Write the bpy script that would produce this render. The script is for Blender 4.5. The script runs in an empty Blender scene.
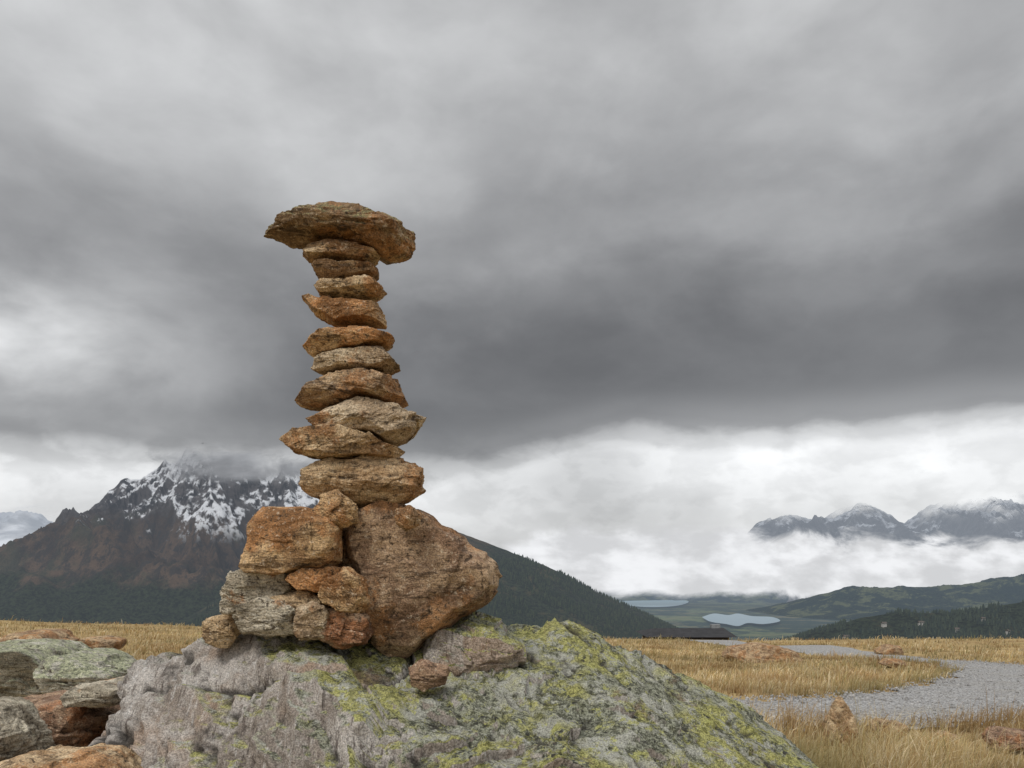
import bpy, math, numpy as np
from mathutils import Vector
import bmesh

scene = bpy.context.scene
rng = np.random.RandomState(11)
CAMZ = 1.4

# ------------------------------------------------------------------ noise
_r = np.random.RandomState(5)
PERM = _r.permutation(256)
GR = _r.normal(size=(256, 3)); GR /= np.linalg.norm(GR, axis=1)[:, None]
def pn(p):
    p = np.asarray(p, float)
    i = np.floor(p).astype(int); f = p - i
    w = f*f*f*(f*(f*6-15)+10)
    out = 0
    for dx in (0, 1):
        for dy in (0, 1):
            for dz in (0, 1):
                h = PERM[(PERM[(PERM[(i[:,0]+dx) & 255]+i[:,1]+dy) & 255]+i[:,2]+dz) & 255]
                g = GR[h]
                d = g[:,0]*(f[:,0]-dx)+g[:,1]*(f[:,1]-dy)+g[:,2]*(f[:,2]-dz)
                ww = (w[:,0] if dx else 1-w[:,0])*(w[:,1] if dy else 1-w[:,1])*(w[:,2] if dz else 1-w[:,2])
                out = out + ww*d
    return out*1.6
def fbm(p, o=5, g=.5):
    a = 1; s = 0; q = np.array(p, float)
    for k in range(o):
        s = s + a*pn(q); q = q*2.03+17.1; a *= g
    return s
def ridged(p, o=5, g=.5):
    a = 1; s = 0; q = np.array(p, float)
    for k in range(o):
        s = s + a*(1-2*np.abs(pn(q))); q = q*2.07+31.7; a *= g
    return s
def v3(x, y, z=0.):
    x = np.asarray(x, float); return np.stack([x, np.broadcast_to(y, x.shape), np.broadcast_to(z, x.shape)], 1)
def sstep(a, b, x):
    t = np.clip((x-a)/(b-a), 0, 1); return t*t*(3-2*t)
def facets(V, r, M, slope, metric, warp):
    """planar fracture facets: nearest-cell tilted planes -> sharp little scarps"""
    lo, hi = V.min(0), V.max(0)
    pts = V[r.choice(len(V), M)]
    g = r.normal(size=(M, 3)); g /= np.linalg.norm(g, axis=1)[:, None]; g *= slope*r.uniform(.5, 1.2, (M, 1))
    Vw = V+warp*np.stack([pn(V*14+3), pn(V*14+31), pn(V*14+57)], 1)
    best = np.full(len(V), 1e9); bi = np.zeros(len(V), int)
    for i in range(M):
        d = ((Vw-pts[i])*metric); d = (d*d).sum(1)
        k = d < best; best[k] = d[k]; bi[k] = i
    return ((V-pts[bi])*g[bi]).sum(1)

# ------------------------------------------------------------------ node helpers
class N:
    def __init__(s, tree):
        s.t = tree; s.t.nodes.clear()
    def n(s, typ, **kw):
        nd = s.t.nodes.new(typ)
        for k, v in kw.items(): setattr(nd, k, v)
        return nd
    def link(s, a, b): s.t.links.new(a, b)
    def put(s, sock, v):
        if isinstance(v, bpy.types.NodeSocket): s.link(v, sock)
        elif v is not None:
            if isinstance(v, (tuple, list)) and len(v) == 3 and sock.type == 'RGBA': v = (*v, 1)
            sock.default_value = v
    def m(s, op, a, b=None, c=None, clamp=False):
        nd = s.n('ShaderNodeMath', operation=op, use_clamp=clamp)
        s.put(nd.inputs[0], a)
        if b is not None: s.put(nd.inputs[1], b)
        if c is not None: s.put(nd.inputs[2], c)
        return nd.outputs[0]
    def mr(s, v, a, b, c=0., d=1., smooth=True):
        nd = s.n('ShaderNodeMapRange', interpolation_type='SMOOTHSTEP' if smooth else 'LINEAR')
        s.put(nd.inputs[0], v); s.put(nd.inputs[1], a); s.put(nd.inputs[2], b); s.put(nd.inputs[3], c); s.put(nd.inputs[4], d)
        return nd.outputs[0]
    def mix(s, f, a, b, mode='MIX'):
        nd = s.n('ShaderNodeMix', data_type='RGBA', blend_type=mode)
        s.put(nd.inputs[0], f); s.put(nd.inputs[6], a); s.put(nd.inputs[7], b)
        return nd.outputs[2]
    def noise(s, vec, scale, detail=4, rough=.55, dist=0):
        nd = s.n('ShaderNodeTexNoise')
        s.put(nd.inputs['Vector'], vec); s.put(nd.inputs['Scale'], scale); s.put(nd.inputs['Detail'], detail)
        s.put(nd.inputs['Roughness'], rough); s.put(nd.inputs['Distortion'], dist)
        return nd.outputs[0]
    def voro(s, vec, scale, feature='F1', rand=1):
        nd = s.n('ShaderNodeTexVoronoi', feature=feature)
        s.put(nd.inputs['Vector'], vec); s.put(nd.inputs['Scale'], scale); s.put(nd.inputs['Randomness'], rand)
        return nd
    def mapping(s, vec, loc=(0,0,0), rot=(0,0,0), sc=(1,1,1)):
        nd = s.n('ShaderNodeMapping')
        s.put(nd.inputs[0], vec); nd.inputs[1].default_value = loc; nd.inputs[2].default_value = rot; nd.inputs[3].default_value = sc
        return nd.outputs[0]
    def ramp(s, v, stops, interp='LINEAR'):
        nd = s.n('ShaderNodeValToRGB'); cr = nd.color_ramp; cr.interpolation = interp
        while len(cr.elements) > 1: cr.elements.remove(cr.elements[-1])
        for k, (p, c) in enumerate(stops):
            e = cr.elements[0] if k == 0 else cr.elements.new(p)
            e.position = p
            if not isinstance(c, (tuple, list)): c = (c, c, c)
            e.color = (*c[:3], 1)
        s.put(nd.inputs[0], v)
        return nd.outputs[0]
    def sep(s, v):
        nd = s.n('ShaderNodeSeparateXYZ'); s.put(nd.inputs[0], v); return nd.outputs

def new_mat(name):
    m = bpy.data.materials.new(name); m.use_nodes = True
    return m, N(m.node_tree)
def finish(k, col, rough=.9, bump=None, strength=.5, dist=.01, normal=None, spec=.25):
    b = k.n('ShaderNodeBsdfPrincipled'); k.put(b.inputs['Base Color'], col); k.put(b.inputs['Roughness'], rough)
    b.inputs['Specular IOR Level'].default_value = spec
    if bump is not None:
        bp = k.n('ShaderNodeBump'); bp.inputs['Strength'].default_value = strength; bp.inputs['Distance'].default_value = dist
        k.put(bp.inputs['Height'], bump); k.link(bp.outputs[0], b.inputs['Normal'])
    return b
def out(k, sh):
    o = k.n('ShaderNodeOutputMaterial'); k.link(sh, o.inputs[0])
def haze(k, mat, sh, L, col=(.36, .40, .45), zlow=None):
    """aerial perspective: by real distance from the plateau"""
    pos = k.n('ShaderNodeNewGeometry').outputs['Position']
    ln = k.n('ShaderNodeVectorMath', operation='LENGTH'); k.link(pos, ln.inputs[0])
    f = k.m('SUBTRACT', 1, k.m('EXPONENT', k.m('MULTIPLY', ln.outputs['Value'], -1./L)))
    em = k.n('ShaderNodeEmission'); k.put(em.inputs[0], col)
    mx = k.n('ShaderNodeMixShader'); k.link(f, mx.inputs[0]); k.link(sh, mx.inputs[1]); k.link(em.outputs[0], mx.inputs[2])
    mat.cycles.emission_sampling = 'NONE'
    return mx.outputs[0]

# ------------------------------------------------------------------ mesh helper
def mesh_obj(name, V, F, mat=None, smooth=True, parent=None, attrs=None, origin=None):
    me = bpy.data.meshes.new(name)
    V = np.asarray(V, float)
    if origin is not None: V = V-np.asarray(origin)
    F = np.asarray(F, int); nf, k = F.shape
    me.vertices.add(len(V)); me.vertices.foreach_set('co', V.astype(np.float32).ravel())
    me.loops.add(nf*k); me.loops.foreach_set('vertex_index', F.ravel().astype(np.int32))
    me.polygons.add(nf); me.polygons.foreach_set('loop_start', (np.arange(nf)*k).astype(np.int32))
    me.polygons.foreach_set('loop_total', np.full(nf, k, np.int32))
    me.polygons.foreach_set('use_smooth', np.full(nf, smooth))
    me.update(calc_edges=True); me.validate()
    for an, av in (attrs or {}).items():
        if av.ndim == 1:
            a = me.attributes.new(an, 'FLOAT', 'POINT'); a.data.foreach_set('value', av.astype(np.float32))
        else:
            a = me.attributes.new(an, 'FLOAT_COLOR', 'POINT'); a.data.foreach_set('color', av.astype(np.float32).ravel())
    ob = bpy.data.objects.new(name, me); scene.collection.objects.link(ob)
    if origin is not None: ob.location = origin
    if mat: me.materials.append(mat)
    if parent: ob.parent = parent
    return ob
def empty(name, loc=(0, 0, 0)):
    e = bpy.data.objects.new(name, None); scene.collection.objects.link(e); e.location = loc; e.empty_display_size = .2
    return e
def grid_faces(nx, ny):
    i, j = np.meshgrid(np.arange(nx-1), np.arange(ny-1), indexing='ij')
    a = (i*ny+j).ravel(); return np.stack([a, a+ny, a+ny+1, a+1], 1)
_ico = {}
def ico(l):
    if l not in _ico:
        bm = bmesh.new(); bmesh.ops.create_icosphere(bm, subdivisions=l, radius=1)
        bm.verts.ensure_lookup_table()
        _ico[l] = (np.array([v.co[:] for v in bm.verts]), np.array([[v.index for v in f.verts] for f in bm.faces])); bm.free()
    V, F = _ico[l]; return V/np.linalg.norm(V, axis=1)[:, None], F

# surveyed bearing / depression of a thing + its distance -> metres in the world
def W(u, v, d): return ((u-512)/800*d, d, CAMZ-(v-570)/800*d)

# ------------------------------------------------------------------ rock materials
def rock_mat(name, a, b, dark=(.045,.03,.02), rust=.3, rustcol=(.26,.13,.055), lich=.2, seed=0, tilt=.15, sc=1., lcol=((.11,.115,.07),(.33,.33,.20))):
    m, k = new_mat(name)
    co = k.n('ShaderNodeTexCoord').outputs['Object']
    oi = k.n('ShaderNodeObjectInfo').outputs['Random']
    cmb = k.n('ShaderNodeCombineXYZ'); k.put(cmb.inputs[0], k.m('MULTIPLY', oi, 37.)); k.put(cmb.inputs[1], k.m('MULTIPLY', oi, 11.)); cmb.inputs[2].default_value = seed*.9
    va = k.n('ShaderNodeVectorMath', operation='ADD'); k.link(co, va.inputs[0]); k.link(cmb.outputs[0], va.inputs[1]); co = va.outputs[0]
    st = k.mapping(co, rot=(.1, tilt, 0), sc=(1, 1, 5))
    n1 = k.noise(co, 7, 7, .68, .4); n2 = k.noise(st, 10, 6, .72, .3); n3 = k.noise(co, 60, 4, .75); n4 = k.noise(co, 4.5, 6, .66)
    n5 = k.noise(co, 230, 2, .6)
    col = k.mix(k.mr(n1, .40, .60), a, b)
    col = k.mix(k.mr(n2, .50, .62, 0, .8), col, tuple(x*.32 for x in a))
    rm = k.m('MULTIPLY', k.mr(n4, .60-rust*.22, .66-rust*.18), k.mr(n3, .3, .55, .3, .9))
    col = k.mix(rm, col, k.mix(k.mr(n1, .35, .65), tuple(x*.6 for x in rustcol), tuple(x*1.6 for x in rustcol)))
    col = k.mix(k.mr(n3, .56, .68, 0, .6), col, (.62, .52, .40))
    col = k.mix(k.mr(n3, .45, .34, 0, .85), col, dark)
    g = k.n('ShaderNodeNewGeometry'); nz = k.sep(g.outputs['Normal'])[2]
    if lich > 0:
        ln = k.noise(co, 16, 7, .75)
        lm = k.m('MULTIPLY', k.mr(ln, .60-lich*.3, .66-lich*.3), k.mr(nz, -.1, .55))
        lm = k.m('MULTIPLY', lm, min(1, lich*1.8))
        col = k.mix(lm, col, k.mix(k.mr(n3, .38, .62), *lcol))
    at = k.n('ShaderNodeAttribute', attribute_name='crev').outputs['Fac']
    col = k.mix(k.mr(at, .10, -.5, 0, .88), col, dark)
    col = k.mix(.75, col, k.mix(k.mr(n5, .3, .7), (.5,.5,.5), (1.6,1.6,1.55)), 'MULTIPLY')
    h = k.m('ADD', k.m('MULTIPLY', n3, .6), k.m('ADD', k.m('MULTIPLY', n2, 1.2), k.m('MULTIPLY', n5, .28)))
    out(k, finish(k, col, .85, h, 1., .008).outputs[0])
    return m
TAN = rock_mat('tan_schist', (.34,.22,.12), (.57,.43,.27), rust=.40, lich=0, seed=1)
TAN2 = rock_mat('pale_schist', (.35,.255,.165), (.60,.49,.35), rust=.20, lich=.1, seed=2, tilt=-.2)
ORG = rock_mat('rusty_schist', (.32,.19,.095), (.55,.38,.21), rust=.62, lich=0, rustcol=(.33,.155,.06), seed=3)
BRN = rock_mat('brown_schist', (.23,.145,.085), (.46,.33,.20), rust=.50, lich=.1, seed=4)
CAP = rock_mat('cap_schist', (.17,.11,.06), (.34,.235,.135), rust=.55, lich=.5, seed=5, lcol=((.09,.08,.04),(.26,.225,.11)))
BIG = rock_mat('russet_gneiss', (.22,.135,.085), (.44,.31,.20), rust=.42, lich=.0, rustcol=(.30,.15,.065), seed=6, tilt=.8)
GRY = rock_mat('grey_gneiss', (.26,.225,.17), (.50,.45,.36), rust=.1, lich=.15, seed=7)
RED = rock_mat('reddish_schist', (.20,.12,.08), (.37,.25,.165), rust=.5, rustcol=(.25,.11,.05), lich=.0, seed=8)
LGR = rock_mat('lichen_gneiss', (.24,.23,.19), (.50,.48,.41), rust=-.2, lich=.50, seed=9, lcol=((.14,.15,.10),(.42,.43,.28)))

# ------------------------------------------------------------------ stones: broken slabs with ruled sides, planar fracture faces and foliation ledges
def side_(nr): return 1-np.abs(nr[:,2])**2*.75
def stone(name, poly, Y, depth, mat, seed=0, lvl=6, parent=None, rough=1., tilt=.1, thin=1.0, strata=1., nfront=4, fac=.7):
    r = np.random.RandomState(seed+100)
    P = np.array([W(u, v, Y) for u, v in poly])[:, [0, 2]]
    x, z = P[:,0], P[:,1]; x2, z2 = np.roll(x,-1), np.roll(z,-1)
    cr = x*z2-x2*z; A = cr.sum()/2
    C = np.array([((x+x2)*cr).sum()/(6*A), ((z+z2)*cr).sum()/(6*A)])
    P = (P-C)*np.array([1., thin])
    hx = np.ptp(P[:,0])/2; hz = np.ptp(P[:,1])/2
    for amp in (.09, .10):
        o = []
        for i in range(len(P)):
            a = P[i]; b = P[(i+1) % len(P)]; e = b-a; l = np.linalg.norm(e)
            nn = np.array([-e[1], e[0]])/(l+1e-9); t = r.uniform(.3, .7)
            o += [a, a+e*t+nn*r.uniform(-1, 1)*min(amp*l, .10*min(hx, hz))]
        P = np.array(o)
    D, F = ico(lvl); dims = np.array([hx, depth, hz])
    E = D*dims
    th = np.arctan2(E[:,2], E[:,0]); c, s = np.cos(th), np.sin(th)
    R = np.zeros(len(D))
    for i in range(len(P)):
        a = P[i]; b = P[(i+1) % len(P)]; e = b-a
        den = c*e[1]-s*e[0]; den = np.where(np.abs(den) < 1e-9, 1e-9, den)
        t = (a[0]*e[1]-a[1]*e[0])/den; w = (a[0]*s-a[1]*c)/den
        ok = (t > 0) & (w >= -1e-4) & (w <= 1+1e-4)
        R = np.where(ok, np.maximum(R, t), R)
    R = np.where(R <= 0, min(hx, hz), R)
    rad = np.hypot(E[:,0], E[:,2])
    tf = r.uniform(.06, .20)+.12*np.sin(th*2+r.uniform(0, 6))+.08*np.sin(th*3+r.uniform(0, 6))
    tb = r.uniform(.10, .30)+.14*np.sin(th*2+r.uniform(0, 6))
    tp = np.clip(np.where(D[:,1] < 0, tf, tb), .02, .6)
    inv = rad/R+tp*np.abs(D[:,1])
    for sgn, n_ in ((-1, nfront), (1, 3)):
        for i in range(n_):
            a_ = r.uniform(0, 6.28); m_ = r.uniform(.1, .75) if i else r.uniform(0, .2)
            n = np.array([math.cos(a_)*m_, sgn, math.sin(a_)*m_])
            lim = r.uniform(.78, 1.0)+.33*m_
            inv = np.maximum(inv, (D@n)/lim)
    for i in range(9):
        a_ = r.uniform(0, 6.28); n = np.array([math.cos(a_), r.uniform(-.9, .6), math.sin(a_)])
        d = D@n/inv; lim = d.max()*r.uniform(.86, .96)
        inv = np.maximum(inv, (D@n)/lim)
    V = E/inv[:, None]
    Q = V/dims**2; Q[:,1] *= .6
    nr = Q/(np.linalg.norm(Q, axis=1)[:, None]+1e-9)
    m = min(hx, hz, depth); f = 1/max(hx, hz)
    off = r.uniform(-50, 50, 3)
    ct, sn = math.cos(tilt), math.sin(tilt)
    H = V[:,2]*ct+V[:,0]*sn
    step = max(.012, m*.42)
    q = H/step+.7*pn(V*f*2.0+off+9)+.22*pn(V*f*10+off)
    fr = q-np.floor(q); saw = np.where(fr < .9, fr/.9, (1-fr)/.1)-.5
    lay = pn(np.stack([np.floor(q)*3.7, V[:,0]*f*1.3, V[:,1]*f*1.3], 1)+off)
    S = np.stack([V[:,0]*f*2.2, V[:,1]*f*2.2, H*f*12], 1)+off
    d2 = ridged(S, 4, .6)-.6
    d3 = fbm(V*50+off, 4, .65)
    U = np.stack([V[:,0]*ct-V[:,2]*sn, V[:,1], H], 1)
    asp = min(3., max(1.3, hx/hz)) if strata > .45 else 1.2
    fc = facets(U, r, 22, .42, np.array([1, 1, asp]), .05*m)+facets(U, r, 80, .20, np.array([1, 1, asp*1.2]), .05*m)
    fc = np.clip(fc, -.16*m, .16*m)*fac*(1-.45*np.abs(nr[:,2]))
    disp = rough*m*(strata*side_(nr)*(.06*saw+.08*lay+.03*d2))+fc+.0014*rough*d3
    V = V+nr*disp[:, None]
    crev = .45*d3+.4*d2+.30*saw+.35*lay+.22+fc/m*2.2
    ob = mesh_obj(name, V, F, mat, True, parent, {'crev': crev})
    ob.location = (C[0], Y, C[1])
    return ob

cairn = empty('stone_cairn', (0, 0, 0))
YC = 2.4
S = [
 ('cap_stone', [(262,240),(270,230),(284,223),(300,217),(318,216),(322,212),(350,212),(368,217),(392,222),(398,228),(411,232),(415,248),(409,263),(392,264),(376,253),(358,245),(345,243),(310,241),(285,241)], 0, .12, CAP, 7, .12),
 ('stack_stone_1', [(304,256),(313,246),(345,243),(366,248),(380,257),(374,264),(340,265),(309,263)], 0, .08, TAN, 6, .05),
 ('stack_stone_2', [(314,273),(320,268),(350,268),(378,269),(377,276),(350,281),(322,282)], .0, .07, BRN, 6, 0),
 ('stack_stone_3', [(317,293),(328,286),(352,283),(374,282),(388,291),(378,299),(345,302),(322,299)], -.01, .08, TAN, 6, .1),
 ('stack_stone_4', [(299,296),(318,301),(350,305),(378,304),(384,316),(387,327),(355,326),(335,328),(316,316)], 0, .085, ORG, 6, -.3),
 ('stack_stone_5', [(305,350),(312,340),(345,328),(372,329),(383,335),(397,339),(388,346),(360,350),(330,357),(313,357)], -.01, .09, ORG, 6, .2),
 ('stack_stone_6', [(312,370),(320,360),(350,353),(386,350),(399,366),(385,372),(350,373),(325,374)], .0, .09, TAN2, 6, .05),
 ('stack_stone_7', [(293,403),(304,390),(330,376),(360,371),(398,378),(407,400),(396,406),(365,401),(330,410),(305,409)], 0, .105, BRN, 7, .15),
 ('stack_stone_8', [(306,424),(330,409),(362,398),(385,401),(424,418),(413,438),(395,445),(368,440),(345,431),(315,432)], 0.0, .115, TAN2, 7, -.35),
 ('stack_stone_9', [(286,443),(298,430),(326,421),(352,427),(385,443),(406,453),(402,459),(365,459),(325,461),(298,455)], -.035, .09, TAN, 7, -.4),
 ('stack_stone_10', [(307,466),(322,461),(360,454),(402,458),(425,469),(424,490),(416,502),(395,508),(350,509),(325,503),(308,490)], 0, .11, TAN, 7, .0),
 ('wedge_stone_1', [(314,512),(321,495),(338,489),(358,506),(357,522),(342,528),(325,522)], -.10, .05, ORG, 6, .6),
 ('wedge_stone_2', [(394,510),(410,506),(421,514),(419,527),(405,531),(397,524)], -.13, .04, BRN, 6, .2),
 ('orange_block', [(247,566),(250,545),(253,520),(264,507),(290,507),(335,515),(343,530),(342,562),(328,572),(290,573),(253,573)], -.06, .11, ORG, 7, .1),
 ('leaning_boulder', [(340,516),(362,506),(400,503),(428,513),(465,536),(495,562),(505,579),(497,594),(460,616),(424,643),(402,660),(387,657),(373,642),(360,585),(344,555)], .05, .15, BIG, 7, -.7),
 ('grey_stone_1', [(226,594),(230,575),(252,567),(290,570),(298,588),(278,602),(250,615),(229,613)], -.03, .09, GRY, 7, .2),
 ('grey_stone_2', [(237,622),(242,606),(262,597),(290,598),(301,610),(298,634),(270,637),(245,635)], -.09, .075, GRY, 7, .1),
 ('chock_stone_1', [(293,579),(310,567),(345,566),(343,587),(320,594),(300,590)], -.06, .08, ORG, 6, .3),
 ('chock_stone_2', [(322,600),(328,582),(345,564),(362,578),(370,602),(361,615),(340,613)], -.13, .06, ORG, 6, .8),
 ('chock_stone_3', [(272,598),(305,586),(329,598),(326,632),(300,638),(282,617)], -.05, .08, TAN, 6, .4),
 ('chock_stone_4', [(323,612),(345,605),(369,616),(367,643),(347,649),(323,640)], -.10, .07, RED, 6, .2),
 ('chock_stone_5', [(322,540),(325,515),(352,506),(385,512),(390,560),(365,590),(330,585)], .10, .10, BRN, 6, .2),
 ('core_stone', [(250,572),(350,560),(385,580),(390,640),(260,630),(240,600)], .12, .12, BRN, 6, .2),
 ('small_stone_1', [(204,635),(211,616),(237,611),(243,628),(232,646),(210,646)], -.02, .06, TAN, 6, .2),
 ('small_stone_2', [(409,668),(422,660),(449,667),(445,684),(425,690),(412,684)], -.22, .045, RED, 6, .1),
 ('small_stone_3', [(296,608),(318,602),(330,612),(326,638),(300,641)], -.13, .05, TAN2, 6, .1),
]
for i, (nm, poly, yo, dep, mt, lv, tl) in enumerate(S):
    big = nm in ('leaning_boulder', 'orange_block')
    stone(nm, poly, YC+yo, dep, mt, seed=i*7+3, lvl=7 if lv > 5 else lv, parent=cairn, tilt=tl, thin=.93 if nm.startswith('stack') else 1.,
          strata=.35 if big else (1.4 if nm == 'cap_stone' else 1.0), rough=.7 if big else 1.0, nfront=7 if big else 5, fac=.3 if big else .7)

# ------------------------------------------------------------------ the big lichen boulder
def boulder_mat():
    m, k = new_mat('lichen_gneiss_boulder')
    co = k.n('ShaderNodeTexCoord').outputs['Object']
    g = k.n('ShaderNodeNewGeometry'); nz = k.sep(g.outputs['Normal'])[2]; P = k.sep(co)
    st = k.mapping(co, rot=(.2, .5, .2), sc=(5, 1.5, 1))
    n1 = k.noise(co, 5, 7, .68, .3); n2 = k.noise(st, 9, 7, .75, .5); n3 = k.noise(co, 55, 5, .75); n4 = k.noise(co, 2.2, 4, .6)
    n5 = k.noise(co, 220, 2)
    col = k.mix(k.mr(n1, .40, .60), (.32,.275,.235), (.57,.53,.49))
    col = k.mix(k.mr(n2, .53, .63, 0, .85), col, (.13,.105,.09))
    col = k.mix(k.mr(n2, .45, .36, 0, .8), col, (.67,.64,.61))
    col = k.mix(k.mr(n4, .52, .64, 0, .55), col, (.42,.26,.15))
    side = k.m('ADD', nz, k.m('ADD', k.m('MULTIPLY', k.m('SUBTRACT', n4, .5), .5), k.m('MULTIPLY', P[0], .45)))
    up = k.mr(side, .42, .66)
    n6 = k.noise(co, 9, 8, .72); n7 = k.noise(co, 12, 9, .78, .2)
    base = k.mix(k.mr(n3, .42, .58), (.085,.09,.06), (.32,.33,.25))
    base = k.mix(k.mr(n6, .50, .56, 0, .88), base, (.47,.47,.41))
    yl = k.m('MULTIPLY', k.mr(n7, .465, .52), k.mr(k.noise(co, 2.6, 3), .39, .49))
    base = k.mix(k.m('MULTIPLY', yl, .88), base, k.mix(k.mr(n3, .4, .6), (.20,.20,.05), (.48,.46,.14)))
    yl2 = k.mr(k.noise(k.mapping(co, loc=(5, 2, 8)), 21, 7, .75), .565, .60)
    base = k.mix(k.m('MULTIPLY', yl2, .8), base, (.44,.44,.14))
    vd = k.voro(co, 40)
    base = k.mix(k.m('MULTIPLY', k.mr(vd.outputs['Distance'], .36, .22), k.mr(n6, .50, .42)), base, (.035,.035,.03))
    base = k.mix(k.mr(n1, .58, .66, 0, .7), base, (.22,.14,.085))
    col = k.mix(k.m('MULTIPLY', up, .95), col, base)
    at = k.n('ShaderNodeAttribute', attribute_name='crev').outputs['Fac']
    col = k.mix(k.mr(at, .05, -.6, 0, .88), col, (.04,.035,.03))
    col = k.mix(.75, col, k.mix(k.mr(n5, .3, .7), (.5,.5,.5), (1.5,1.5,1.5)), 'MULTIPLY')
    h = k.m('ADD', k.m('MULTIPLY', n3, .8), k.m('ADD', k.m('MULTIPLY', n2, 1.0), k.m('ADD', k.m('MULTIPLY', n5, .25), k.m('MULTIPLY', n6, .9))))
    out(k, finish(k, col, .9, h, 1., .014).outputs[0])
    return m
def poly_rock(name, C, planes, mat, lvl, seed, amp=1., soft=90):
    D, F = ico(lvl); C = np.array(C, float)
    acc = 0
    for n, q in planes:
        n = np.array(n, float); n /= np.linalg.norm(n)
        d = n@(np.array(q)-C); den = D@n
        acc = acc+np.where(den > 1e-4, (np.maximum(den, 1e-4)/d), 0)**soft
    r = acc**(-1/soft)
    V = D*r[:, None]
    rs = np.random.RandomState(seed); off = rs.uniform(-40, 40, 3)
    d1 = fbm(V*1.7+off, 3); d2 = fbm(V*7+off, 5, .6)
    H = V@np.array([.45, -.55, .70]); q = H/.085+1.3*pn(V*2.1+off)+.45*pn(V*9+off); fr = q-np.floor(q)
    saw = np.where(fr < .92, fr/.92, (1-fr)/.08)-.5
    msk = sstep(-.3, .25, pn(V*1.9+off+5))
    H2 = V@np.array([.88, .42, .2]); S3 = np.stack([H2*11, V[:,1]*2.4, V[:,2]*2.4], 1)+off
    d4 = ridged(S3, 5, .6)-.6
    cr_ = np.abs(pn(np.stack([H2*1.6, V[:,1]*.8, V[:,2]*.8], 1)+off+2)); crack = np.exp(-(cr_/.018)**2)
    Uv = np.stack([H2*1.8, V[:,1], H*1.5], 1)
    fc = np.clip(facets(Uv, rs, 90, .10, np.ones(3), .03)+facets(Uv, rs, 300, .12, np.ones(3), .02), -.035, .035)
    disp = amp*(.025*d1+.012*d2+.030*saw*msk+.012*d4-.03*crack+fc)-.008
    d3 = fbm(V*40+off, 4, .65); disp = disp+.003*d3
    V = V+D*disp[:, None]
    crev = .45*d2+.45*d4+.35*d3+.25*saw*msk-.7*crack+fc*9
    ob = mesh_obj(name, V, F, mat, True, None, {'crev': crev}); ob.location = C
    return ob
planes = [((.10,-.289,.95), (-.30,2.15,1.065)),
          ((.50,-.22,.85), (.33,2.6,1.085)),
          ((.62,-.5,.6), (.54,2.1,.80)),
          ((-.33,-.62,.71), (-.57,2.15,1.077)),
          ((-.85,-.15,.5), (-1.18,2.3,1.03)),
          ((-.40,.0,.92), (-.95,2.5,1.185)),
          ((0,.75,.66), (0,2.85,1.15)),
          ((0,-1,.15), (0,1.5,.9)),
          ((.95,0,.3), (1.15,2.5,.5)),
          ((-.9,-.3,.1), (-1.32,2.3,.5)),
          ((0,1,-.1), (0,3.3,.5)),
          ((0,0,-1), (0,0,-.35))]
LB = boulder_mat()
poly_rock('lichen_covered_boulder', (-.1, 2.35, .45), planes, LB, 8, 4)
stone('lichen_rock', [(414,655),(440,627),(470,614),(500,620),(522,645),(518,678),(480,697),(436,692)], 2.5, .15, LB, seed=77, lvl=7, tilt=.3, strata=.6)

# ------------------------------------------------------------------ ground
PATH = np.array([(-4,17),(-3,14),(-1.2,11),(.4,9.6),(2.0,9.05),(4.1,9.4),(6.1,10.7),(8.3,13.1),(10.9,17.3),(12.6,22.5),(12.6,28),(11,36),(9,50)], float)
def catmull(P, n=14):
    o = []
    for i in range(len(P)-1):
        p0 = P[max(i-1,0)]; p1 = P[i]; p2 = P[i+1]; p3 = P[min(i+2,len(P)-1)]
        for t in np.linspace(0, 1, n, endpoint=False):
            o.append(.5*((2*p1)+(-p0+p2)*t+(2*p0-5*p1+4*p2-p3)*t*t+(-p0+3*p1-3*p2+p3)*t**3))
    return np.array(o+[P[-1]])
PC = catmull(PATH)
def path_dist(X, Y):
    d = np.full(X.shape, 1e9)
    for a, b in zip(PC[:-1], PC[1:]):
        e = b-a; t = np.clip(((X-a[0])*e[0]+(Y-a[1])*e[1])/(e@e), 0, 1)
        d = np.minimum(d, np.hypot(X-a[0]-t*e[0], Y-a[1]-t*e[1]))
    return d
VALLEY = -300.
def G(X, Y):
    X = np.asarray(X, float); Y = np.asarray(Y, float)
    Yc = np.clip(Y, -25, 1e9)
    z = -.06*(np.minimum(Yc, 60)-5)+.016*np.clip(-X, 0, 60)
    z = z-.034*np.clip(X+3, 0, 16)*sstep(14, 36, Y)
    z = z-.33*np.maximum(Yc-42, 0)
    near = np.exp(-(np.hypot(X, Y)/90)**2)
    z = z+near*(.10*pn(v3(X/7, Y/7, 3.3))+.14*pn(v3(X/19, Y/19, 8.1))*sstep(10, 25, np.hypot(X, Y)))
    z = z+.35*np.exp(-((X-13.5)/3.)**2-((Y-33)/4.)**2)
    z = z+(1-near)*6*pn(v3(X/90, Y/90, 1.7))
    z = z-.25*np.maximum(np.abs(X)-400, 0)
    fl = VALLEY+0*X
    w = 12.
    z = np.where(z > fl+80, z, fl+np.log1p(np.exp(np.clip((z-fl)/w, -30, 30)))*w)
    return z
def asinh_sp(lo, hi, s, n):
    t = np.linspace(np.arcsinh(lo/s), np.arcsinh(hi/s), n); return s*np.sinh(t)
xs = asinh_sp(-26000, 26000, 16, 560); ys = asinh_sp(-9000, 45000, 16, 560)
XX, YY = np.meshgrid(xs, ys, indexing='ij')
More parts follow.
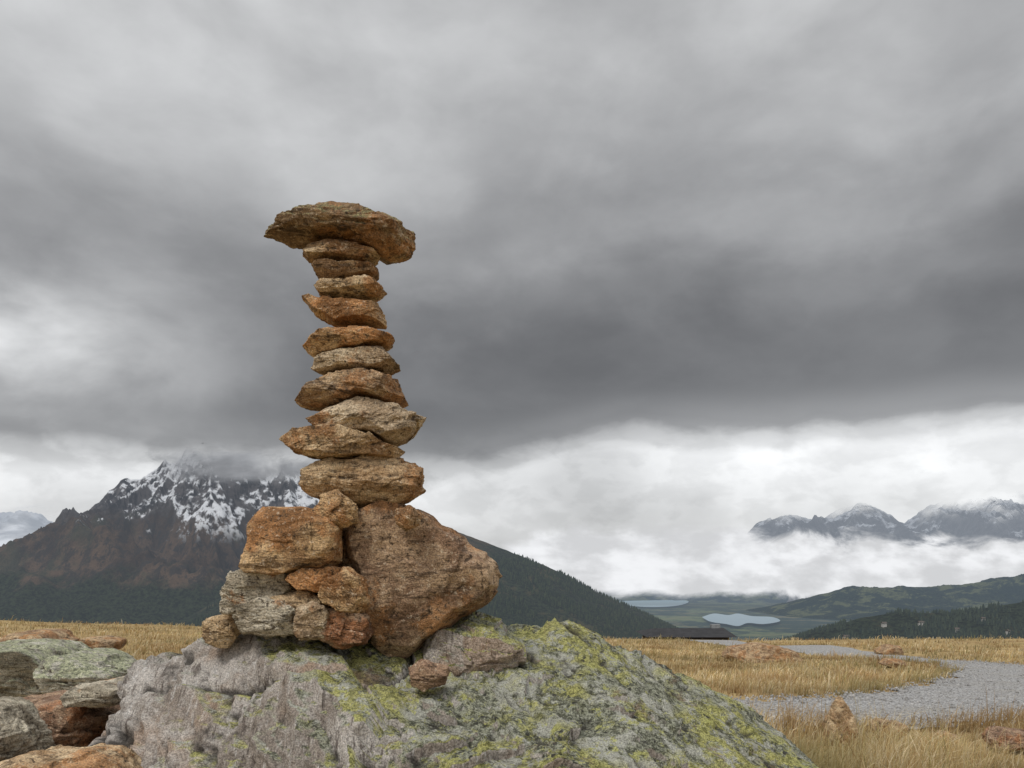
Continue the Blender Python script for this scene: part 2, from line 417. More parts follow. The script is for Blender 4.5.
def ground_mat():
    m, k = new_mat('alpine_ground')
    pos = k.n('ShaderNodeNewGeometry').outputs['Position']; P = k.sep(pos)
    n1 = k.noise(pos, .7, 6, .65); n2 = k.noise(pos, 9, 7, .75)
    c = k.mix(k.mr(n1, .35, .65), (.28,.19,.09), (.42,.31,.15))
    c = k.mix(k.mr(n2, .5, .68, 0, .7), c, (.14,.09,.045))
    c = k.mix(k.mr(n2, .42, .3, 0, .5), c, (.50,.40,.22))
    c = k.mix(k.mr(k.noise(pos, .33, 5, .7), .6, .68, 0, .6), c, (.12,.12,.045))
    f1 = k.noise(pos, .0011, 8, .7, .5); f2 = k.noise(pos, .006, 6, .7)
    v = k.mix(k.mr(f1, .47, .56), (.014,.028,.018), (.095,.115,.05))
    v = k.mix(k.mr(f2, .52, .62, 0, .7), v, (.14,.12,.06))
    v = k.mix(k.mr(f2, .47, .40, 0, .9), v, (.012,.024,.016))
    far = k.mr(P[2], -12, -45)
    c = k.mix(far, c, v)
    b = finish(k, c, .95, n2, .6, .05, spec=.1)
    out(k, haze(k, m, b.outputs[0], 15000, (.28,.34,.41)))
    return m
ground = mesh_obj('ground', np.stack([XX.ravel(), YY.ravel(), G(XX.ravel(), YY.ravel())], 1), grid_faces(len(xs), len(ys)), ground_mat())

# path
def gravel_mat():
    m, k = new_mat('grey_gravel')
    pos = k.n('ShaderNodeNewGeometry').outputs['Position']
    v = k.voro(pos, 38); c = k.ramp(k.sep(v.outputs['Color'])[0], [(0,(.22,.22,.22)),(.5,(.39,.385,.38)),(1,(.62,.615,.61))])
    c = k.mix(k.mr(v.outputs['Distance'], .35, .6, 0, .6), c, (.14,.135,.13))
    c = k.mix(k.mr(k.noise(pos, 1.3, 5, .65), .45, .7, 0, .5), c, (.31,.29,.25))
    out(k, finish(k, c, .95, k.m('SUBTRACT', 1, v.outputs['Distance']), .8, .02).outputs[0])
    return m
GM = gravel_mat()
tg = np.gradient(PC, axis=0); tg /= np.linalg.norm(tg, axis=1)[:, None]; nm = np.stack([-tg[:,1], tg[:,0]], 1)
ws = np.linspace(-1, 1, 15); pv = []
for i, (c, n) in enumerate(zip(PC, nm)):
    for w in ws:
        hw = 1.2+.16*math.sin(i*.7+w*2)+.1*math.sin(i*1.9-w)
        pv.append((c[0]+n[0]*w*hw, c[1]+n[1]*w*hw, 0))
pv = np.array(pv); pv[:,2] = G(pv[:,0], pv[:,1])+.035-.02*(np.tile(np.abs(ws), len(PC))**4)
mesh_obj('gravel_path', pv, grid_faces(len(PC), len(ws)), GM)
D0, F0 = ico(1)
n = 9000; idx = rng.randint(20, len(PC)-30, n); off = rng.uniform(-1.4, 1.4, n)
px_ = PC[idx]+nm[idx]*off[:, None]+rng.normal(0, .12, (n, 2))
sz = rng.lognormal(-4.6, .4, n); rr = rng.uniform(.6, 1.3, (n, 3))
V = (D0[None]*rr[:, None]*sz[:, None, None])+np.stack([px_[:,0], px_[:,1], G(px_[:,0], px_[:,1])+.035+sz*.3], 1)[:, None]
Fp = (F0[None]+(np.arange(n)*len(D0))[:, None, None]).reshape(-1, 3)
mp, k = new_mat('pebble_grey'); pos = k.n('ShaderNodeNewGeometry').outputs['Position']
out(k, finish(k, k.ramp(k.noise(pos, 14, 2), [(.3,(.18,.175,.17)),(.5,(.33,.32,.31)),(.7,(.5,.49,.48))]), .9).outputs[0])
mesh_obj('gravel', V.reshape(-1, 3), Fp, mp, False)

# ------------------------------------------------------------------ rocks around
stone('lichen_rock', [(-30,690),(-20,650),(5,636),(35,638),(70,650),(86,668),(95,690),(60,700),(0,704)], 4.6, .5, LGR, seed=201, lvl=7, strata=.6)
stone('lichen_rock', [(60,668),(80,650),(115,657),(140,670),(138,690),(100,700),(70,692)], 4.0, .35, LGR, seed=205, lvl=7)
stone('brown_rock', [(5,642),(20,630),(50,632),(68,642),(60,655),(20,655)], 6.2, .35, BRN, seed=207, lvl=6)
stone('layered_rock', [(0,712),(20,697),(60,692),(105,696),(125,712),(118,745),(80,760),(30,752),(5,735)], 2.9, .28, RED, seed=209, lvl=7, tilt=.25, strata=1.6)
stone('flat_stone', [(74,692),(85,683),(110,680),(132,686),(130,700),(105,706),(80,703)], 2.75, .12, GRY, seed=211, lvl=6)
stone('grey_rock', [(-45,770),(-40,712),(-15,702),(8,708),(26,730),(26,760),(10,790),(-30,795)], 2.3, .2, GRY, seed=213, lvl=7)
stone('pink_rock', [(-30,790),(0,759),(40,750),(90,756),(122,768),(130,800),(60,830),(-20,825)], 2.0, .2, TAN, seed=215, lvl=7)
stone('brown_rock', [(85,641),(100,635),(118,641),(116,650),(90,652)], 9, .25, BRN, seed=217, lvl=5)
stone('upright_stone', [(826,746),(829,712),(832,698),(842,697),(850,714),(862,744),(850,756),(832,756)], 6.9, .12, TAN, seed=219, lvl=6, tilt=1.2)
stone('brown_rock', [(722,656),(728,647),(750,643),(785,647),(800,656),(790,666),(740,666)], 22, .9, BRN, seed=221, lvl=6)
stone('brown_rock', [(738,649),(752,643),(775,648),(772,657),(742,657)], 23.5, .6, TAN, seed=222, lvl=6)
stone('brown_rock', [(722,738),(726,724),(742,720),(757,730),(755,744),(735,747)], 7.0, .14, BRN, seed=223, lvl=6)
stone('brown_rock', [(872,728),(880,719),(900,722),(906,730),(893,740),(874,738)], 7.2, .16, BRN, seed=225, lvl=6)
stone('brown_rock', [(990,738),(1002,728),(1026,730),(1036,741),(1010,750),(990,749)], 6.6, .2, RED, seed=227, lvl=6)
stone('brown_rock', [(880,664),(886,659),(900,659),(904,665),(892,669)], 18.5, .3, BRN, seed=229, lvl=5)
stone('brown_rock', [(874,651),(885,644),(900,646),(899,655),(878,656)], 29, .5, BRN, seed=231, lvl=5)
stone('brown_rock', [(934,735),(942,731),(956,734),(953,741),(938,744)], 6.9, .08, BRN, seed=235, lvl=5)

# ------------------------------------------------------------------ dry grass
def grass_mat():
    m, k = new_mat('dry_grass')
    a = k.n('ShaderNodeAttribute', attribute_name='tint').outputs['Color']
    d = finish(k, a, .7, spec=.2)
    t = k.n('ShaderNodeBsdfTranslucent'); k.link(a, t.inputs[0])
    mx = k.n('ShaderNodeMixShader'); mx.inputs[0].default_value = .3; k.link(d.outputs[0], mx.inputs[1]); k.link(t.outputs[0], mx.inputs[2])
    out(k, mx.outputs[0]); return m
def blades(n, dmin, dmax, seed):
    r = np.random.RandomState(seed)
    D = dmin*(dmax/dmin)**r.rand(n); az = np.radians(r.uniform(-46, 46, n))
    X = D*np.tan(az)*.98; Y = D
    cx = np.round(X*2.2+pn(v3(X, Y, 2))*1.2)/2.2; cy = np.round(Y*2.2+pn(v3(X, Y, 7))*1.2)/2.2
    j = r.rand(n) < .5
    X = np.where(j, X*.4+cx*.6, X); Y = np.where(j, Y*.4+cy*.6, Y)
    c = pn(v3(X*.9, Y*.9, 4.)); c2 = pn(v3(X*.25, Y*.25, 9.))
    keep = (path_dist(X, Y) > 1.16+.16*pn(v3(X*3, Y*3, 0.))) & (c+.6*c2 > -.40+r.uniform(-.25, .25, n))
    keep &= ~((np.abs(X) < 1.5) & (Y < 3.6))
    X, Y, c, D, c2 = X[keep], Y[keep], c[keep], D[keep], c2[keep]; n = len(X)
    h = r.uniform(.06, .20, n)*(1+.9*np.clip(c, -.5, 1))*(1+.6*(r.rand(n) < .08))*(1+.35*(Y < 8))
    w = .0017*np.maximum(1, D/5)*r.uniform(.6, 1.4, n)
    wa = r.uniform(0, 2*np.pi, n); sx, sy = np.cos(wa)*w, np.sin(wa)*w
    la = r.normal(.2, 1.3, n); ln = h*np.abs(r.normal(.5, .4, n)); lx, ly = np.cos(la)*ln, np.sin(la)*ln
    B = np.stack([X, Y, G(X, Y)-.01], 1); s = np.stack([sx, sy, 0*sx], 1)
    M = B+np.stack([lx*.35, ly*.35, h*.6], 1); T = B+np.stack([lx, ly, h*(1-.25*np.clip(ln/h, 0, 1))], 1)
    V = np.stack([B-s, B+s, M-s*.75, M+s*.75, T], 1).reshape(-1, 3)
    f = np.array([[0,1,3],[0,3,2],[2,3,4]]); F = (f[None]+(np.arange(n)*5)[:, None, None]).reshape(-1, 3)
    pal = np.array([(.57,.44,.23),(.46,.32,.14),(.70,.60,.40),(.34,.21,.09),(.44,.38,.17),(.22,.20,.08)])
    pr = r.choice(6, n, p=[.33,.18,.27,.10,.08,.04]); col = pal[pr]*r.uniform(.8, 1.15, (n, 1))*(1+.65*np.clip(c2, -.6, .6)+.4*np.clip(c, -.6, .6))[:, None]
    fr = np.exp(-((path_dist(X, Y)-1.4)/.4)**2)*(pn(v3(X*.6, Y*.6, 1.)) > -.1)*.65
    gm = sstep(.05, .40, pn(v3(X*.4+7, Y*.4, 3.)))*.65
    rd = sstep(.10, .40, pn(v3(X*.55+17, Y*.55, 6.)))*.6
    fr = np.maximum(fr, gm)
    col = col*(1-fr[:, None])+np.array([.24,.21,.085])*fr[:, None]
    col = col*(1-rd[:, None])+np.array([.36,.21,.09])*rd[:, None]
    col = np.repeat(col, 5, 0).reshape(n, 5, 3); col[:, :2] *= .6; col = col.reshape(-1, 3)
    return V, F, np.concatenate([col, np.ones((len(col), 1))], 1)
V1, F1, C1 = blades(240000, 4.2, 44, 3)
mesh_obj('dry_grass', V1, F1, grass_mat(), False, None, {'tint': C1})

# ------------------------------------------------------------------ mountains
def terrain_mat(name, kind, L, fade=None, hazecol=(.30,.34,.40)):
    m, k = new_mat(name)
    g = k.n('ShaderNodeNewGeometry'); pos = g.outputs['Position']; P = k.sep(pos); nz = k.sep(g.outputs['Normal'])[2]
    s = k.mapping(pos, sc=(1, 1, .35))
    n1 = k.noise(s, .004, 8, .7, .6); n2 = k.noise(s, .018, 7, .75); n4 = k.noise(pos, .06, 4, .7)
    z = k.m('ADD', P[2], k.m('MULTIPLY', k.m('SUBTRACT', n1, .5), 420))
    forest = k.mix(k.mr(n4, .4, .6), (.008,.014,.009), (.030,.042,.022))
    if kind == 'alp':
        c = k.mix(k.mr(n1, .4, .6), (.048,.034,.026), (.112,.075,.050))
        c = k.mix(k.mr(n2, .46, .56, 0, .85), c, (.030,.028,.027))
        c = k.mix(k.mr(k.noise(pos, .0025, 5, .6), .52, .62, 0, .7), c, (.05,.055,.035))
        c = k.mix(k.mr(z, 20, -90), c, forest)
        rock = k.mix(k.mr(n2, .4, .6), (.02,.02,.023), (.11,.10,.10))
        c = k.mix(k.mr(z, 230, 380), c, rock)
        zs = k.m('ADD', P[2], k.m('ADD', k.m('MULTIPLY', k.m('SUBTRACT', n2, .5), 1100), k.m('ADD', k.m('MULTIPLY', k.m('SUBTRACT', n1, .5), 900), k.m('MULTIPLY', k.m('ADD', P[0], 2100), .40))))
        sn = k.m('MULTIPLY', k.mr(zs, 350, 420), k.mr(k.m('ADD', nz, k.m('MULTIPLY', k.m('SUBTRACT', n4, .5), .6)), .48, .70))
        sn = k.m('MULTIPLY', sn, k.mr(P[2], 120, 280))
        c = k.mix(sn, c, (.78,.80,.84))
    elif kind == 'farsnow':
        c = k.mix(k.mr(n2, .4, .6), (.02,.025,.035), (.07,.075,.085))
        zs = k.m('ADD', P[2], k.m('MULTIPLY', k.m('SUBTRACT', n1, .5), 1800))
        c = k.mix(k.m('MULTIPLY', k.mr(zs, 520, 660, 0, .75), k.mr(k.m('ADD', nz, k.m('MULTIPLY', k.m('SUBTRACT', n2, .5), .6)), .6, .85)), c, (.60,.64,.70))
    elif kind == 'forest':
        c = k.mix(k.mr(n1, .52, .60, 0, .8), forest, (.07,.062,.03))
        c = k.mix(k.mr(k.m('ADD', P[2], k.m('MULTIPLY', k.m('SUBTRACT', n1, .5), 300)), 60, 150), c, (.085,.06,.035))
    else:
        f1 = k.noise(pos, .0035, 7, .65, .4); n3 = k.noise(pos, .0012, 5, .6)
        c = k.mix(k.mr(f1, .47, .53), forest, (.10,.11,.05))
        c = k.mix(k.mr(k.m('ADD', n3, k.m('MULTIPLY', P[2], .0012)), .38, .50, 0, .85), c, (.17,.105,.06))
        c = k.mix(k.mr(n1, .50, .55, 0, .9), c, (.012,.022,.015))
        c = k.mix(k.mr(n2, .50, .60, 0, .6), c, (.012,.020,.014))
    b = finish(k, c, .95, k.m('ADD', n2, k.m('MULTIPLY', n4, .4)), .8, 45, spec=.05)
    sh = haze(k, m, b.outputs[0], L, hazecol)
    if fade:   # the summit stands inside the cloud
        tr = k.n('ShaderNodeBsdfTransparent'); mx = k.n('ShaderNodeMixShader')
        zz = k.m('ADD', P[2], k.m('MULTIPLY', k.m('SUBTRACT', k.noise(pos, .0022, 6, .6), .5), fade[2]))
        if len(fade) > 3: zz = k.m('ADD', zz, k.m('MULTIPLY', k.m('ADD', P[0], 2100), fade[3]))
        k.link(k.mr(zz, fade[0], fade[1]), mx.inputs[0]); k.link(sh, mx.inputs[1]); k.link(tr.outputs[0], mx.inputs[2]); sh = mx.outputs[0]
    out(k, sh); return m
def range_(name, sil, Y0, front, back, amp, wl, mat, seed, nx=420, ny=170, base=VALLEY-25, pw=1.25, lean=0, ridge=.25):
    sx = np.array([(a-512)/800*Y0 for a, b in sil]); sz = np.array([CAMZ+(570-b)/800*Y0 for a, b in sil])
    def z(X, Y):
        X = np.asarray(X, float); Y = np.asarray(Y, float)
        Xs = X+lean*(Y0-Y)
        R = np.interp(Xs, sx, sz)
        u = np.where(Y < Y0, (Y0-Y)/front, (Y-Y0)/back); u = np.clip(u, 0, 1)
        h = base+(R-base)*(1-u)**pw
        q = v3(X/wl, Y/wl, seed*3.3)
        q2 = v3(X/wl+.6*pn(q*.7), Y/wl*.5, seed*3.3)
        e = np.clip((h-base)/400, 0, 1)
        nz_ = (ridged(q2, 6, .55)-1.1)*amp*e*(ridge+(1-ridge)*sstep(0, .12, u))+pn(v3(X/60, Y/60, 1.))*amp*.07*e
        return h+nz_
    x = np.linspace(sx[0], sx[-1], nx); y = np.concatenate([np.linspace(Y0-front, Y0, ny), np.linspace(Y0, Y0+back, 40)[1:]])
    A, B = np.meshgrid(x, y, indexing='ij')
    mesh_obj(name, np.stack([A.ravel(), B.ravel(), z(A.ravel(), B.ravel())], 1), grid_faces(nx, len(y)), mat)
    return z
range_('snowy_mountain', [(-420,690),(-250,680),(-120,655),(-40,622),(0,588),(30,559),(48,542),(70,518),(92,500),(110,486),(128,474),(140,477),(150,466),(165,452),(178,457),(190,440),(203,446),(215,438),(235,450),(262,448),(300,462),(340,487),(400,525),(470,580),(560,640),(640,650)],
       5000, 2100, 2200, 210, 600, terrain_mat('alpine_slope', 'alp', 24000, fade=(580, 770, 300, .16)), 1, 680, 300, lean=.0, ridge=.3, pw=1.5)
zf = range_('forested_hill', [(180,640),(260,562),(340,508),(400,514),(440,526),(475,539),(520,556),(560,573),(600,594),(640,612),(680,632),(720,650),(780,656)],
       3600, 1500, 900, 40, 500, terrain_mat('forest_slope', 'forest', 20000), 2, 320, 160)
range_('distant_mountain', [(-260,540),(-120,520),(-40,508),(0,514),(30,512),(60,524),(110,560),(200,600)], 12500, 2500, 1500, 260, 1300, terrain_mat('misty_slope', 'farsnow', 9000, hazecol=(.42,.46,.52)), 3, 200, 90)
range_('distant_mountain', [(560,605),(640,598),(690,588),(715,568),(738,548),(762,526),(790,514),(815,516),(850,504),(880,510),(905,518),(930,504),(965,492),(990,496),(1024,484),(1100,476),(1250,487),(1500,560)],
       9800, 3000, 2000, 260, 1300, terrain_mat('far_snow_slope', 'farsnow', 13000, fade=(500, 900, 700), hazecol=(.36,.40,.46)), 4, 460, 170, ridge=.3)
range_('valley_hill', [(540,592),(590,584),(640,585),(700,586),(760,576),(820,570),(880,575),(930,582),(1000,578),(1100,566),(1300,560),(1500,590)],
       8300, 1100, 1500, 130, 600, terrain_mat('valley_slope', 'mixed', 13000, hazecol=(.26,.32,.40)), 5, 380, 100, pw=1.0)
range_('valley_hill', [(760,612),(790,604),(815,596),(850,586),(880,587),(930,588),(980,582),(1030,574),(1080,568),(1150,558),(1300,565)],
       5600, 1100, 1000, 90, 450, terrain_mat('meadow_slope', 'mixed', 19000, hazecol=(.26,.32,.40)), 6, 360, 120, pw=1.0)
zn = range_('forested_hill', [(760,660),(790,643),(820,630),(860,618),(900,612),(950,614),(1000,606),(1060,596),(1150,590),(1300,615)],
       2700, 800, 700, 22, 300, terrain_mat('near_forest_slope', 'forest', 24000), 7, 220, 110)

# conifers on the slopes (one mesh)
def cones(name, specs, seed):
    r = np.random.RandomState(seed); Vs = []; Fs = []; b = 0; cs = []
    for (x0, x1, y0, y1, zfun, n, thr, zmax) in specs:
        X = r.uniform(x0, x1, n); Y = r.uniform(y0, y1, n); Z = zfun(X, Y)
        kp = (pn(v3(X/160, Y/160, 6.))+.4*pn(v3(X/50, Y/50, 2.)) > thr) & (Z < zmax+60*pn(v3(X/200, Y/200, 1.))) & (Z > VALLEY+3)
        X, Y, Z = X[kp], Y[kp], Z[kp]; n = len(X)
        h = r.uniform(9, 20, n); w = h*r.uniform(.16, .25, n)
        ring = []
        for (fz, fw, tw) in ((.06,1,0),(.42,.48,.4),(.40,.8,.2),(.75,.2,.9)):
            a = np.arange(6)/6*2*np.pi+tw
            jit = r.uniform(.7, 1.25, (n, 6))
            ring.append(np.stack([X[:,None]+np.cos(a)*w[:,None]*fw*jit, Y[:,None]+np.sin(a)*w[:,None]*fw*jit, (Z+h*fz)[:,None]+0*a], 2))
        tip1 = np.stack([X, Y, Z+h*.66], 1)[:, None]; tip2 = np.stack([X, Y, Z+h], 1)[:, None]
        V = np.concatenate([ring[0], tip1, ring[2], tip2], 1)  # 14 verts
        f = [(i, (i+1) % 6, 6) for i in range(6)]+[(7+i, 7+(i+1) % 6, 13) for i in range(6)]
        F = (np.array(f)[None]+(np.arange(n)*14)[:, None, None]).reshape(-1, 3)+b
        b += n*14; Vs.append(V.reshape(-1, 3)); Fs.append(F)
        cs.append(np.repeat(r.uniform(0, 1, n), 14))
    m, k = new_mat(name+'_needles'); a = k.n('ShaderNodeAttribute', attribute_name='v').outputs['Fac']
    c = k.mix(a, (.010,.022,.014), (.045,.06,.028))
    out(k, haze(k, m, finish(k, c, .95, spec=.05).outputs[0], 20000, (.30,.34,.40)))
    mesh_obj(name, np.concatenate(Vs), np.concatenate(Fs), m, False, None, {'v': np.concatenate(cs)})
cones('conifer_forest', [(-1100, 1150, 2300, 3750, zf, 26000, -.25, 60), (850, 2300, 1950, 2900, zn, 18000, -.05, 500)], 5)

# lakes
def lake(name, pts, z):
    m, k = new_mat(name+'_water'); pos = k.n('ShaderNodeNewGeometry').outputs['Position']
    b = finish(k, (.14,.21,.26), .35, k.noise(pos, .05, 3), .1, 1., spec=.4)
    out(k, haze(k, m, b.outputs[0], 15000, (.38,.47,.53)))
    P = catmull(np.array(pts+[pts[0]], float), 8)[:-1]; c = P.mean(0)
    V = np.concatenate([[[c[0], c[1], z]], np.stack([P[:,0], P[:,1], 0*P[:,0]+z], 1)]); n = len(P)
    F = [(0, 1+i, 1+(i+1) % n) for i in range(n)]
    mesh_obj(name, V, F, m)
ZL = -285.
def onl(u, v):
    d = 800*(CAMZ-ZL)/(v-570); return ((u-512)/800*d, d)
lake('lake', [onl(*q) for q in [(592,595),(604,591.5),(640,591),(658,594),(666,598),(688,601),(678,605.5),(650,607),(625,605),(604,601)]], ZL)
lake('lake', [onl(*q) for q in [(702,617),(714,613.5),(728,615),(738,613.5),(752,616),(772,617),(780,621),(764,624),(748,623),(738,626),(726,624),(710,621.5)]], ZL)

# ------------------------------------------------------------------ buildings
def flat(name, col, rough=.8, ns=None):
    m, k = new_mat(name)
    pos = k.n('ShaderNodeNewGeometry').outputs['Position']
    c = k.mix(k.mr(k.noise(pos, ns or 2, 5, .7), .3, .7), tuple(x*.7 for x in col), tuple(x*1.25 for x in col))
    out(k, finish(k, c, rough).outputs[0]); return m
def box(name, x0, x1, y0, y1, z0, z1, mat, parent):
    V = [(x, y, z) for x in (x0, x1) for y in (y0, y1) for z in (z0, z1)]
    F = [(0,1,3,2),(4,6,7,5),(0,4,5,1),(2,3,7,6),(0,2,6,4),(1,5,7,3)]
    return mesh_obj(name, V, F, mat, False, parent)
def gable(name, x0, x1, y0, y1, z0, z1, mat, parent, ov):
    x0 -= ov; x1 += ov; y0 -= ov; y1 += ov; ym = (y0+y1)/2
    V = [(x0,y0,z0),(x1,y0,z0),(x1,y1,z0),(x0,y1,z0),(x0,ym,z1),(x1,ym,z1)]
    me = bpy.data.meshes.new(name); me.from_pydata(V, [], [(0,1,5,4),(2,3,4,5),(0,4,3),(1,2,5),(0,3,2,1)]); me.materials.append(mat)
    o = bpy.data.objects.new(name, me); scene.collection.objects.link(o); o.parent = parent; return o
wallm = flat('pale_render', (.45,.44,.42)); roofm = flat('slate_roof', (.10,.09,.085)); glass = flat('dark_glass', (.03,.035,.04), .3)
rh = np.random.RandomState(8)
for i, (u, yy) in enumerate([(846,2560),(868,2480),(884,2600),(921,2570),(957,2520),(983,2600),(1008,2490)]):
    X = (u-512)/800*yy; z = float(zn(np.array([X]), np.array([yy]))[0])
    w, d, h = rh.uniform(9, 17), rh.uniform(9, 12), rh.uniform(6, 9)
    e = empty('mountain_house' if i == 0 else 'mountain_house.%03d' % i, (X, yy, z+4)); e.rotation_euler[2] = rh.uniform(-.5, .5)
    box('walls', -w/2, w/2, -d/2, d/2, -9, h, wallm, e); gable('roof', -w/2, w/2, -d/2, d/2, h, h+4, roofm, e, 1.5)
    for j in range(3):
        for f in range(2):
            box('window', -w/2+w*(j+.7)/3.6-.6, -w/2+w*(j+.7)/3.6+.6, -d/2-.06, -d/2+.2, 1.2+f*3, 2.6+f*3, glass, e)
# low dark timber hut just over the brow
hx, hy = 9.9, 46.; zr = CAMZ-(628-570)/800*hy
hut = empty('timber_hut', (hx, hy, zr)); wood = flat('dark_timber', (.045,.035,.028), .9, 3); rf = flat('bitumen_roof', (.035,.035,.038), .8, 3)
box('walls', -2.1, 2.1, -1.8, 1.8, -3.9, -.32, wood, hut)
V = [(-2.5,-2.1,-.36),(2.5,-2.1,-.36),(2.5,2.1,-.33),(-2.5,2.1,-.33),(-1.7,-.2,.0),(2.2,-.2,.03)]
me = bpy.data.meshes.new('roof'); me.from_pydata(V, [], [(0,1,5,4),(2,3,4,5),(0,4,3),(1,2,5),(0,3,2,1)]); me.materials.append(rf)
o = bpy.data.objects.new('roof', me); scene.collection.objects.link(o); o.parent = hut
box('chimney', 1.5, 2.0, -.3, .1, -.1, .22, flat('zinc', (.25,.26,.27), .5), hut)
box('door', -.5, .4, -1.86, -1.7, -3.2, -1.2, glass, hut)
for xw in (-1.7, 1.0): box('window', xw, xw+.7, -1.86, -1.7, -1.9, -1.1, glass, hut)

# ------------------------------------------------------------------ cloud banks drifting in front of the far range
def cloud(name, u0, u1, v0, v1, Y, seed, col=(.80,.81,.83), amt=1., sx=1., lo=.70, hi=.98):
    m, k = new_mat(name+'_vapour')
    tc = k.n('ShaderNodeTexCoord'); g = k.sep(tc.outputs['Generated'])
    s = k.mapping(tc.outputs['Object'], loc=(seed*13.7, seed*5.1, 0), sc=(.0013*sx, .0013, .0026*sx))
    n1 = k.noise(s, 1.0, 8, .62, .5)
    ex = k.m('MULTIPLY', k.mr(g[0], 0, .2), k.mr(g[0], 1, .8)); ez = k.m('MULTIPLY', k.mr(g[2], 0, .35), k.mr(g[2], 1, .45))
    env = k.m('MULTIPLY', ex, ez)
    a = k.mr(k.m('ADD', n1, k.m('MULTIPLY', env, .62*amt)), lo, hi)
    a = k.m('MULTIPLY', a, k.mr(env, .0, .25))
    n2 = k.noise(k.mapping(s, loc=(0, 0, .25)), 1.6, 6, .55)
    em = k.n('ShaderNodeEmission'); k.put(em.inputs[0], k.mix(k.mr(n2, .35, .65), tuple(c*.80 for c in col), tuple(c*1.12 for c in col)))
    tr = k.n('ShaderNodeBsdfTransparent'); mx = k.n('ShaderNodeMixShader'); k.link(a, mx.inputs[0]); k.link(tr.outputs[0], mx.inputs[1]); k.link(em.outputs[0], mx.inputs[2])
    out(k, mx.outputs[0]); m.cycles.emission_sampling = 'NONE'
    c = W((u0+u1)/2, (v0+v1)/2, Y); hw = (u1-u0)/1600*Y; hh = (v1-v0)/1600*Y
    x = np.linspace(-1, 1, 30); zz = np.linspace(-1, 1, 10); A, B = np.meshgrid(x, zz, indexing='ij')
    V = np.stack([A.ravel()*hw, (A.ravel()**2)*-hw*.15+B.ravel()*hh*.6, B.ravel()*hh], 1)
    ob = mesh_obj(name, V, grid_faces(30, 10), m); ob.location = c
cloud('cloud', 620, 1500, 508, 614, 6500, 1, amt=1.0, lo=.74, sx=1.5)
cloud('cloud', 700, 1350, 538, 612, 5900, 2, amt=.95, lo=.74)
cloud('cloud', 480, 800, 500, 610, 6600, 3, amt=1.25)
cloud('cloud', 130, 420, 420, 500, 3900, 4, col=(.30,.31,.33), amt=.62, sx=2.2)
cloud('cloud', -300, 110, 490, 600, 10500, 5, col=(.62,.65,.70), amt=.8)

# ------------------------------------------------------------------ sky (world)
SUN_AZ = math.radians(-140); SUN_EL = math.radians(54)
w = bpy.data.worlds.new('World'); scene.world = w; w.use_nodes = True
k = N(w.node_tree)
d = k.n('ShaderNodeTexCoord').outputs['Generated']; x, y, z = k.sep(d)
az = k.m('ARCTAN2', x, y); hyp = k.m('SQRT', k.m('ADD', k.m('MULTIPLY', x, x), k.m('MULTIPLY', y, y)))
el = k.m('MINIMUM', k.m('DIVIDE', z, k.m('MAXIMUM', hyp, .05)), 3.)
nA = k.noise(k.mapping(d, sc=(1, 1, 1.3)), 2.0, 3, .4, .3); nB = k.noise(k.mapping(d, loc=(4,2,7), sc=(1,1,1.7)), 5., 7, .48, .3); nC = k.noise(k.mapping(d, loc=(9,1,3), sc=(1,1,1.2)), 1.4, 2, .4)
nD = k.noise(k.mapping(d, loc=(1,8,3), sc=(1,1,1.9)), 16, 6, .55, .2)
v = k.m('ADD', el, k.mr(az, .16, -.10, -.006, .034))
v = k.m('ADD', v, k.m('MULTIPLY', k.m('SUBTRACT', nB, .5), .06)); v = k.m('ADD', v, k.m('MULTIPLY', k.m('SUBTRACT', nD, .5), .025))
v = k.m('ADD', v, k.m('MULTIPLY', k.m('SUBTRACT', nA, .5), k.mr(el, .2, .5, .02, .26)))
L = k.ramp(k.m('DIVIDE', v, 1.6), [(0,.64),(.03,.70),(.07,.86),(.086,.90),(.097,.62),(.112,.28),(.14,.185),(.18,.19),(.22,.25),(.27,.39),(.34,.53),(.45,.58),(.65,.64),(1,.9)], 'EASE')
def gauss(a0, e0, sa, se):
    q = k.m('ADD', k.m('POWER', k.m('DIVIDE', k.m('SUBTRACT', az, a0), sa), 2), k.m('POWER', k.m('DIVIDE', k.m('SUBTRACT', el, e0), se), 2))
    return k.m('EXPONENT', k.m('MULTIPLY', q, -1))
L = k.sep(L)[0]
L = k.m('ADD', L, k.m('MULTIPLY', gauss(-.58, .245, .18, .085), k.mr(nB, .3, .65, .2, .60)))
L = k.m('ADD', L, k.m('MULTIPLY', gauss(0., .37, .06, .05), .06))
L = k.m('MULTIPLY', L, k.m('SUBTRACT', 1, k.m('MULTIPLY', gauss(-.38, .37, .30, .10), .34)))
low = k.mr(el, .20, .12)
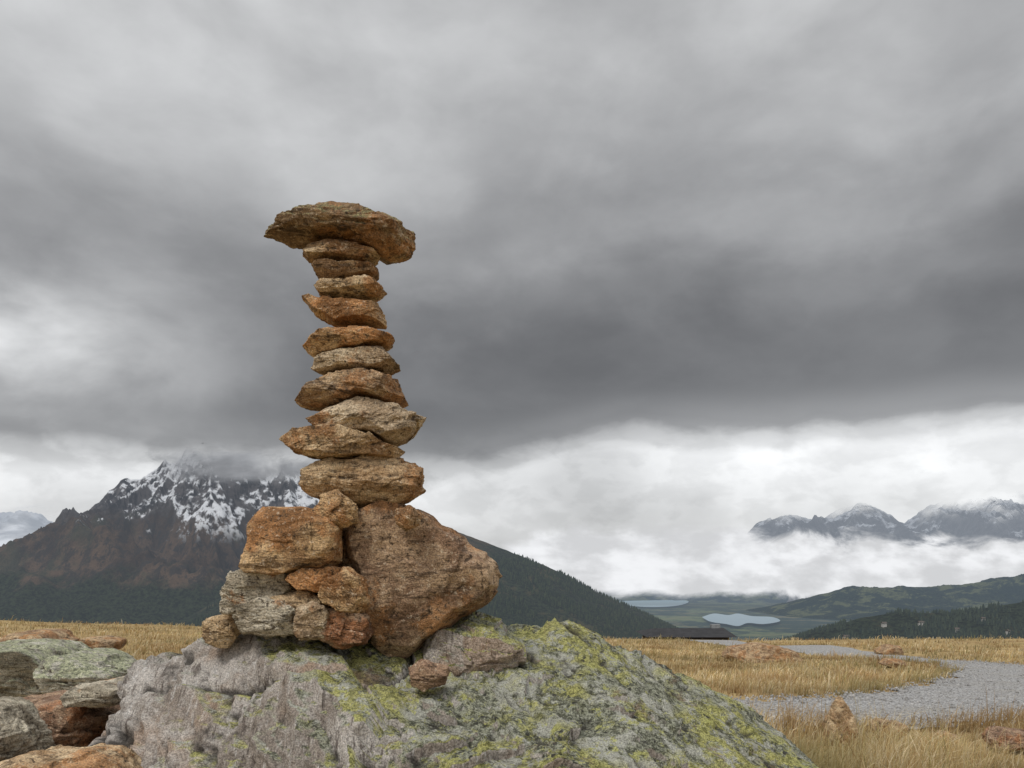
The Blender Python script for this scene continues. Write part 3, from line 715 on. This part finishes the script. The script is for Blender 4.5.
L = k.m('MULTIPLY', L, k.m('SUBTRACT', 1, k.m('MULTIPLY', low, k.mr(nD, .42, .60, .0, .15))))
L = k.m('MULTIPLY', L, k.mr(nC, .3, .7, .86, 1.16))
L = k.m('MULTIPLY', L, k.mr(nB, .3, .7, .86, 1.14)); L = k.m('MULTIPLY', L, k.mr(nD, .3, .7, .965, 1.035))
L = k.m('MULTIPLY', L, k.mr(y, .3, -.6, 1, 1.6))
cl = k.mix(1., L, k.mix(k.mr(L, .1, .6), (.98,.985,1.01), (.99,1.0,1.01)), 'MULTIPLY')
sky = k.n('ShaderNodeTexSky', sky_type='NISHITA', sun_disc=False); sky.sun_elevation = SUN_EL; sky.sun_rotation = SUN_AZ
bg1 = k.n('ShaderNodeBackground'); k.link(sky.outputs[0], bg1.inputs[0]); bg1.inputs[1].default_value = .08
bg2 = k.n('ShaderNodeBackground'); k.link(cl, bg2.inputs[0]); bg2.inputs[1].default_value = 1.
mx = k.n('ShaderNodeMixShader'); mx.inputs[0].default_value = .95; k.link(bg1.outputs[0], mx.inputs[1]); k.link(bg2.outputs[0], mx.inputs[2])
o = k.n('ShaderNodeOutputWorld'); k.link(mx.outputs[0], o.inputs[0])

sd = Vector((math.sin(SUN_AZ)*math.cos(SUN_EL), math.cos(SUN_AZ)*math.cos(SUN_EL), math.sin(SUN_EL)))
sl = bpy.data.lights.new('sun', 'SUN'); sl.energy = 1.5; sl.angle = math.radians(10); sl.color = (1, .95, .88)
so = bpy.data.objects.new('sun', sl); scene.collection.objects.link(so); so.rotation_euler = sd.to_track_quat('Z', 'Y').to_euler()

# ------------------------------------------------------------------ camera
cam = bpy.data.cameras.new('camera'); cam.sensor_width = 36; cam.lens = 800/1024*36; cam.shift_y = (570-384)/1024
cam.clip_start = .05; cam.clip_end = 90000
co = bpy.data.objects.new('camera', cam); scene.collection.objects.link(co); co.location = (0, 0, CAMZ); co.rotation_euler = (math.pi/2, 0, 0)
scene.camera = co
scene.view_settings.view_transform = 'Standard'; scene.view_settings.look = 'None'; scene.view_settings.exposure = 0
